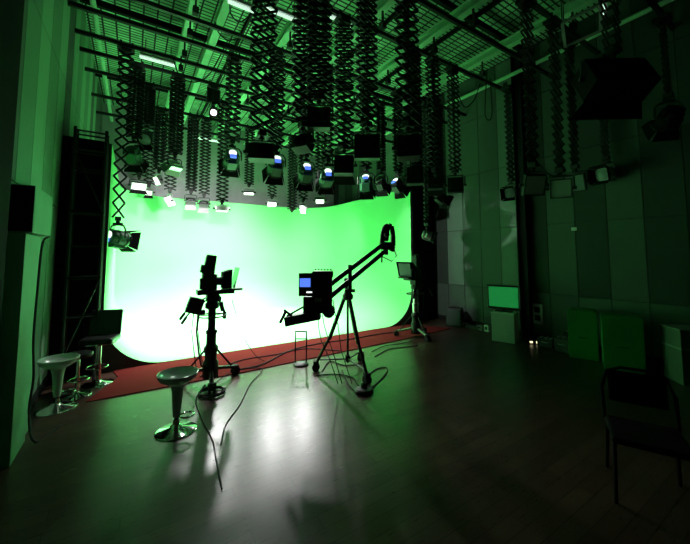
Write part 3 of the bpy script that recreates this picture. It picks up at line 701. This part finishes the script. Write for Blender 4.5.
# rear rig
dd = 4.85
def R_(x0, y0, x1, y1, dep, d=dd, name='box', m=BLK2, bev=.008, par=None):
    a, b = at(x0, y0, d), at(x1, y1, d); c = (a+b)/2
    wv = (b-a).dot(U3); hv = abs(b.z-a.z)
    return jb(MB().obox(c, (abs(wv), dep, hv), U3, F3, Z3), name, m, par, bevel=bev)
mon = R_(299, 273, 313, 296, .05, 4.7, 'monitor', BLK2)
jb(MB().obox(at(305.3, 282.5, 4.7)-F3*.028, (.15, .008, .12), U3, F3, Z3), 'screen', BLUE, mon)
jb(MB().obox(at(309.5, 292, 4.7)-F3*.03, (.08, .006, .02), U3, F3, Z3), 'button_strip', LEDW2, mon)
R_(313, 276, 332, 312, .22, dd, 'control_unit', BLK2)
R_(313, 271, 333, 277, .3, dd, 'top_tray', BLK)
mb = MB()
for k in range(6): c = at(316+k*3, 270, dd); mb.tube(c-F3*.06, c-F3*.06+Z3*.02, .012, n=8)
jb(mb, 'tray_fittings', BLK)
R_(304, 296, 318, 316, .2, dd, 'lower_bracket', BLK2)
jb(MB().obox(at(318.5, 300, 4.68), (.10, .01, .06), U3, F3, Z3), 'label_plate', GREYM)
a, b = at(286, 321, 4.75), at(320, 314, 4.85); dx = (b-a).normalized()
jb(MB().obox((a+b)/2, (.5, .2, .13), dx, F3, dx.cross(F3)*-1), 'counterweight_box', BLK2, bevel=.01)
for k in range(4):
    c = a.lerp(b, .15+.25*k); jb(MB().tube(c-F3*.11, c-F3*.14, .035, n=16), 'control_knob', BLK)
c = at(329, 311, 4.9); jb(MB().tube(c-F3*.1, c+F3*.1, .085, n=28).tube(c-F3*.13, c+F3*.13, .03), 'counterweight', BLK, bevel=.006)
jb(MB().path([at(305, 306, 4.8), at(296, 311, 4.75), at(287, 316, 4.7)], .014), 'handle_bar', BLK, smooth=True)
jb(MB().tube(at(286, 311, 4.7), at(280, 323, 4.66), .02), 'handle_grip', RUB)
jb(MB().tube(at(284, 310, 4.7), at(292, 316, 4.72), .017), 'handle_stub', RUB)
jb(MB().bar(at(316, 312, 4.85), at(330, 300, 4.9), .04, .05, tuple(F3)), 'rear_link', BLK)
for k, q in enumerate([[(322, 312), (327, 335), (333, 352), (342, 371)], [(333, 300), (338, 325), (341, 350), (352, 382)], [(318, 316), (321, 340), (330, 360), (338, 368)]]):
    pts = [at(x, y, 4.95) for x, y in q]; pts[-1].z = .02
    jb(MB().path([pts[0], pts[0].lerp(pts[1], .5)-U3*.01, pts[1], pts[1].lerp(pts[2], .5), pts[2], pts[3]], .006, 6), 'hanging_cable', RUB, smooth=True)

# two-post stand under the rear of the jib
s0 = onZ(301, 365)
t = thing('equipment_stand', 'thin two-post stand on a black disc base under the rear of the jib', 'stand', s0, -YAW)
MB().lathe([(.13, 0), (.13, .025), (.11, .04), (.06, .05), (.001, .05)], n=32).build('base', BLK, t, smooth=True)
mb = MB()
for x in (-.1, .09): mb.tube((x, 0, .02 if x > 0 else .02), (x, 0, .57), .011)
mb.tube((-.1, 0, .44), (.09, 0, .44), .01); mb.tube((-.1, 0, .04), (.09, 0, .04), .012); mb.tube((-.1, 0, .565), (.09, 0, .565), .012)
mb.build('post_frame', BLK, t)
p = onZ(364, 392)
t = thing('foot_pedal', 'round black foot unit on the floor in front of the jib', 'pedal', p)
MB().lathe([(.13, 0), (.13, .03), (.11, .05), (.03, .06), (.001, .06)], n=28).build('base', BLK, t, smooth=True)
MB().tube((0, 0, .05), (.02, .02, .1), .045).build('knob', RUB, t)

# ------------------------------------------------------------------ cables on the floor
def fc(pxs, label, r=.009, m=RUB, group='cables on the floor'):
    pts = [onZ(q[0], q[1], 0) for q in pxs]
    for q in pts: q.z = r+.002 + (.014 if q.y > 5.3 else 0)
    cable(pts, r, label, m=m, group=group)
fc([(234, 372), (262, 366), (290, 352), (318, 345), (352, 340), (380, 335, .02), (398, 333)], 'cable winding along the red carpet behind the jib', .011)
fc([(200, 378), (240, 362), (275, 356), (305, 350), (340, 352)], 'cable crossing from the left pedestal camera towards the stand')
fc([(316, 376), (335, 375), (352, 378), (358, 386), (364, 388)], 'cable lying between the jib casters and foot unit')
fc([(342, 371), (348, 384), (357, 392), (372, 388), (386, 374), (386, 368), (376, 370), (366, 378)], 'cable looping round the right side of the foot unit')
fc([(372, 352), (385, 347), (400, 345), (412, 342)], 'cable running from the jib to the far pedestal camera')
fc([(375, 357), (388, 350), (402, 348), (418, 346)], 'second cable just in front of the one to the far pedestal camera', .008)
fc([(205, 385), (196, 400), (202, 420), (212, 440), (216, 460), (222, 490)], 'thin cable trailing forwards from the left pedestal camera', .006)
fc([(214, 384), (235, 372), (262, 370), (250, 385), (240, 405), (226, 425), (221, 445)], 'thin cable curving forwards over the bright floor reflection', .006)
fc([(322, 372), (330, 362), (345, 366), (362, 364)], 'short cable under the jib tripod')
cable([at(232, 300, 5.3), at(238, 320, 5.5), at(248, 345, 5.7), onZ(265, 361, .01), onZ(300, 358, .01)], .005, 'thin cable hanging from the prompter down to the carpet', group='cables on the floor')
for i, (px, py, R0, lb) in enumerate([(212, 394, .16, 'coil of black cable at the foot of the left pedestal camera'), (548, 336, .14, 'coil of cable on the floor by the right wall')]):
    p = onZ(px, py); p.x = min(p.x, 7.35); pts = [p+Vector((R0*(1+.1*math.sin(k*1.3))*math.cos(k*.5), R0*(1+.1*math.cos(k*.9))*math.sin(k*.5), .012+.0007*k)) for k in range(50)]
    cable(pts, .008, lb, name='cable_coil', group='cable coils on the floor', sub=4)

# ------------------------------------------------------------------ along the right wall
t = thing('plinth_box', 'whitish box with a monitor standing on it beside the steel column', 'box', (7.0, 4.34, 0), D(20))
MB().box(-.2, .28, -.22, .24, 0, .6).build('body', mat('plinth_paint', (.42, .45, .43), .7, noise=.08), t, bevel=.006)
MB().box(-.21, .29, -.23, .25, .6, .625).build('top_board', WHT, t, bevel=.004)
MB().box(-.19, .27, -.21, .23, -.0, .01).build('foot', BLK, t)
t = thing('monitor', 'flat monitor with green picture standing on the whitish box', 'monitor', (7.0, 4.36, .627), D(20))
MB().obox((0, 0, .012), (.22, .34, .024)).build('stand', BLK, t, bevel=.006)
fr = MB().box(-.03, .03, -.34, .34, .05, .58).build('frame', BLK2, t, bevel=.008)
MB().box(-.036, -.03, -.30, .30, .1, .54).build('screen', mat('green_screen_picture', (.02, .3, .08), .4, emit=(.03, .45, .12), es=.35), fr)
mb = MB()
for s_ in (-1, 1): mb.box(-.037, -.031, s_*.33-.008, s_*.33+.008, .08, .56)
mb.build('speaker_strip', GREYM, fr)
MB().box(-.02, .02, -.05, .05, .02, .06).build('neck', BLK, t)
p = onX(455, 310, 7.3)
t = thing('floor_speaker', 'black case-like loudspeaker in the corner right of the far camera', 'speaker', (p.x, p.y, 0), D(25))
MB().obox((0, 0, .24), (.36, .42, .46), taper=.85).build('cabinet', BLK2, t, bevel=.02)
MB().obox((-.175, 0, .24), (.02, .34, .38), bz=Vector((.06,0,1)).normalized()).build('grille', mat('speaker_grille', (.04, .05, .05), .7), t)
MB().path([(0, -.1, .47), (0, -.08, .51), (0, .08, .51), (0, .1, .47)], .012).build('handle', BLK, t)
for px, py, s_, m, lb in [(466, 319, (.1, .12, .1), WHT, 'small pale junction box on the floor right of the floor loudspeaker'), (474, 321, (.12, .3, .07), BLK2, 'low black power strip case among the cables at the wall foot'),
                           (480, 320, (.1, .16, .12), GREYM, 'small grey box left of the whitish monitor box'), (487, 318, (.1, .12, .16), WHT, 'upright pale box just left of the whitish monitor box')]:
    p = onX(px, py, 7.42); o = MB().box(-s_[0]/2, s_[0]/2, -s_[1]/2, s_[1]/2, 0, s_[2]).build('junction_box', m, bevel=.008); o.location = (p.x, p.y, 0); tag(o, lb, 'box', 'small boxes at the foot of the right wall')
    MB().box(-s_[0]/2-.004, -s_[0]/2, -s_[1]*.3, s_[1]*.3, s_[2]*.3, s_[2]*.75).build('cover_plate', BLK, o)
cable([(7.5, 6.5, .01), (7.45, 6.1, .01), (7.55, 5.8, .01), (7.4, 5.5, .01), (7.5, 5.2, .01), (7.35, 4.75, .2), (7.1, 4.62, .66)], .009, 'cable rising from the wall foot to the monitor', group='cables on the floor')
# white socket frame on the wall
q = onX(532, 313, XR-.05)
t = thing('socket_panel', 'white square socket frame low on the right wall beside the steel column', 'socket panel', (XR-.055, q.y-.03, q.z))
MB().box(0, .02, -.2, .2, -.22, .22).build('plate', WHT, t, bevel=.004)
for yy in (-.09, .09):
    for zz in (-.09, .09): MB().box(-.006, .002, yy-.06, yy+.06, zz-.06, zz+.06).build('socket', BLK, t)
p = Vector((7.25, 3.86, 0))
t = thing('power_strip', 'black power strip with two glowing switches on the floor', 'power strip', (p.x, p.y, 0), D(-50))
MB().box(-.16, .16, -.04, .04, 0, .05).build('body', BLK2, t, bevel=.006)
for s_ in (-.06, .06): MB().box(s_-.028, s_+.028, -.044, -.02, .02, .054).build('switch', WARM, t)
for px, py, s_, lb in [(7.3, 3.62, (.22, .3, .16), 'low black equipment case right of the glowing power strip'), (7.2, 3.24, (.3, .26, .26), 'black equipment case left of the plain green box'), (7.5, 3.2, (.2, .3, .34), 'tall dark case tucked behind the plain green box')]:
    t = thing('equipment_case', lb, 'case', (px, py, 0), D(5), 'equipment cases by the right wall')
    MB().box(-s_[0]/2, s_[0]/2, -s_[1]/2, s_[1]/2, 0, s_[2]).build('body', BLK2, t, bevel=.012)
    MB().path([(-s_[0]/2, -.06, s_[2]*.6), (-s_[0]/2-.03, -.05, s_[2]*.6), (-s_[0]/2-.03, .05, s_[2]*.6), (-s_[0]/2, .06, s_[2]*.6)], .008).build('handle', GREYM, t)
    for yy in (-.3, 0, .3): MB().box(-s_[0]*.3, s_[0]*.3, yy*s_[1]-.02, yy*s_[1]+.02, s_[2], s_[2]+.02).build('connector', GREYM, t)
# green boxes
def gbox(a, b, h, dep, label, rnd):
    a, b = Vector((a.x, a.y, 0)), Vector((b.x, b.y, 0)); ux = (b-a).normalized(); w_ = (b-a).length; rz = math.atan2(ux.y, ux.x)
    t = thing('green_box', label, 'box', a, rz, 'green painted set boxes')
    r = rnd; prof = [(0, 0), (w_, 0), (w_, h-r)] + [(w_-r+r*math.cos(k*PI/16), h-r+r*math.sin(k*PI/16)) for k in range(1, 9)] + ([(.06, h), (0, h-.03)])
    MB().prism([(x, 0, z) for x, z in prof], (0, dep, 0)).build('body', GRNB, t, bevel=.01)
    MB().box(w_*.35, w_*.65, -.004, .0, h*.42, h*.45).build('seam', mat('green_seam', (.01, .12, .03), .8), t)
    MB().box(.02, w_-.02, .01, dep-.01, 0, .008).build('foot', BLK, t)
    return t
gbox(onZ(569, 357), onZ(569, 357)+Vector((.16,-.42,0)), .87, .42, 'plain green painted box, farther of the two by the right wall', .07)
gbox(onZ(604, 369), onZ(604, 369)+Vector((.2,-.49,0)), .88, .42, 'green painted box with a lighter left edge, nearer of the two', .03)
p = onZ(684, 386)
t = thing('storage_box', 'pale box cut off by the right edge of the view', 'box', (p.x, p.y, 0), D(-45))
MB().box(0, .5, 0, .4, 0, .78).build('body', mat('pale_box', (.12, .14, .12), .7, noise=.1), t, bevel=.006)
MB().box(-.004, .504, -.004, .404, .5, .53).build('lid_band', GREYM, t)
MB().box(-.01, .51, -.01, .41, .78, .8).build('lid', GREYM, t, bevel=.004)
# small white notice on the wall
q = onX(574, 229, XR-.04)
o = MB().box(-.006, .006, -.05, .05, -.035, .035).build('wall_sign', WHT, bevel=.003); o.location = (XR-.04, q.y, q.z); tag(o, 'tiny white plate on the dark part of the right wall', 'sign')
# dark chair at lower right
c = at(645, 420, 2.75); c.z = 0
t = thing('stacking_chair', 'black chair with rounded tube back, almost lost in the dark foreground', 'chair', c, D(115))
mb = MB(); mb.path([(-.24, -.2, .45), (-.245, -.26, .7), (-.2, -.29, .84), (-.1, -.3, .88), (.1, -.3, .88), (.2, -.29, .84), (.245, -.26, .7), (.24, -.2, .45)], .014); mb.build('back_frame', BLKM, t, smooth=True)
MB().obox((0, -.285, .72), (.4, .03, .26), (1,0,0), (0,.98,-.15), (0,-.12,.99)).build('backrest', BLKM, t, bevel=.012)
MB().box(-.24, .24, -.22, .24, .43, .48).build('seat', BLKM, t, bevel=.02)
for x in (-.22, .22):
    for y, y2 in ((.2, .25), (-.2, -.27)): MB().tube((x, y, .44), (x*1.08, y2, 0), .013).build('leg', BLKM, t)
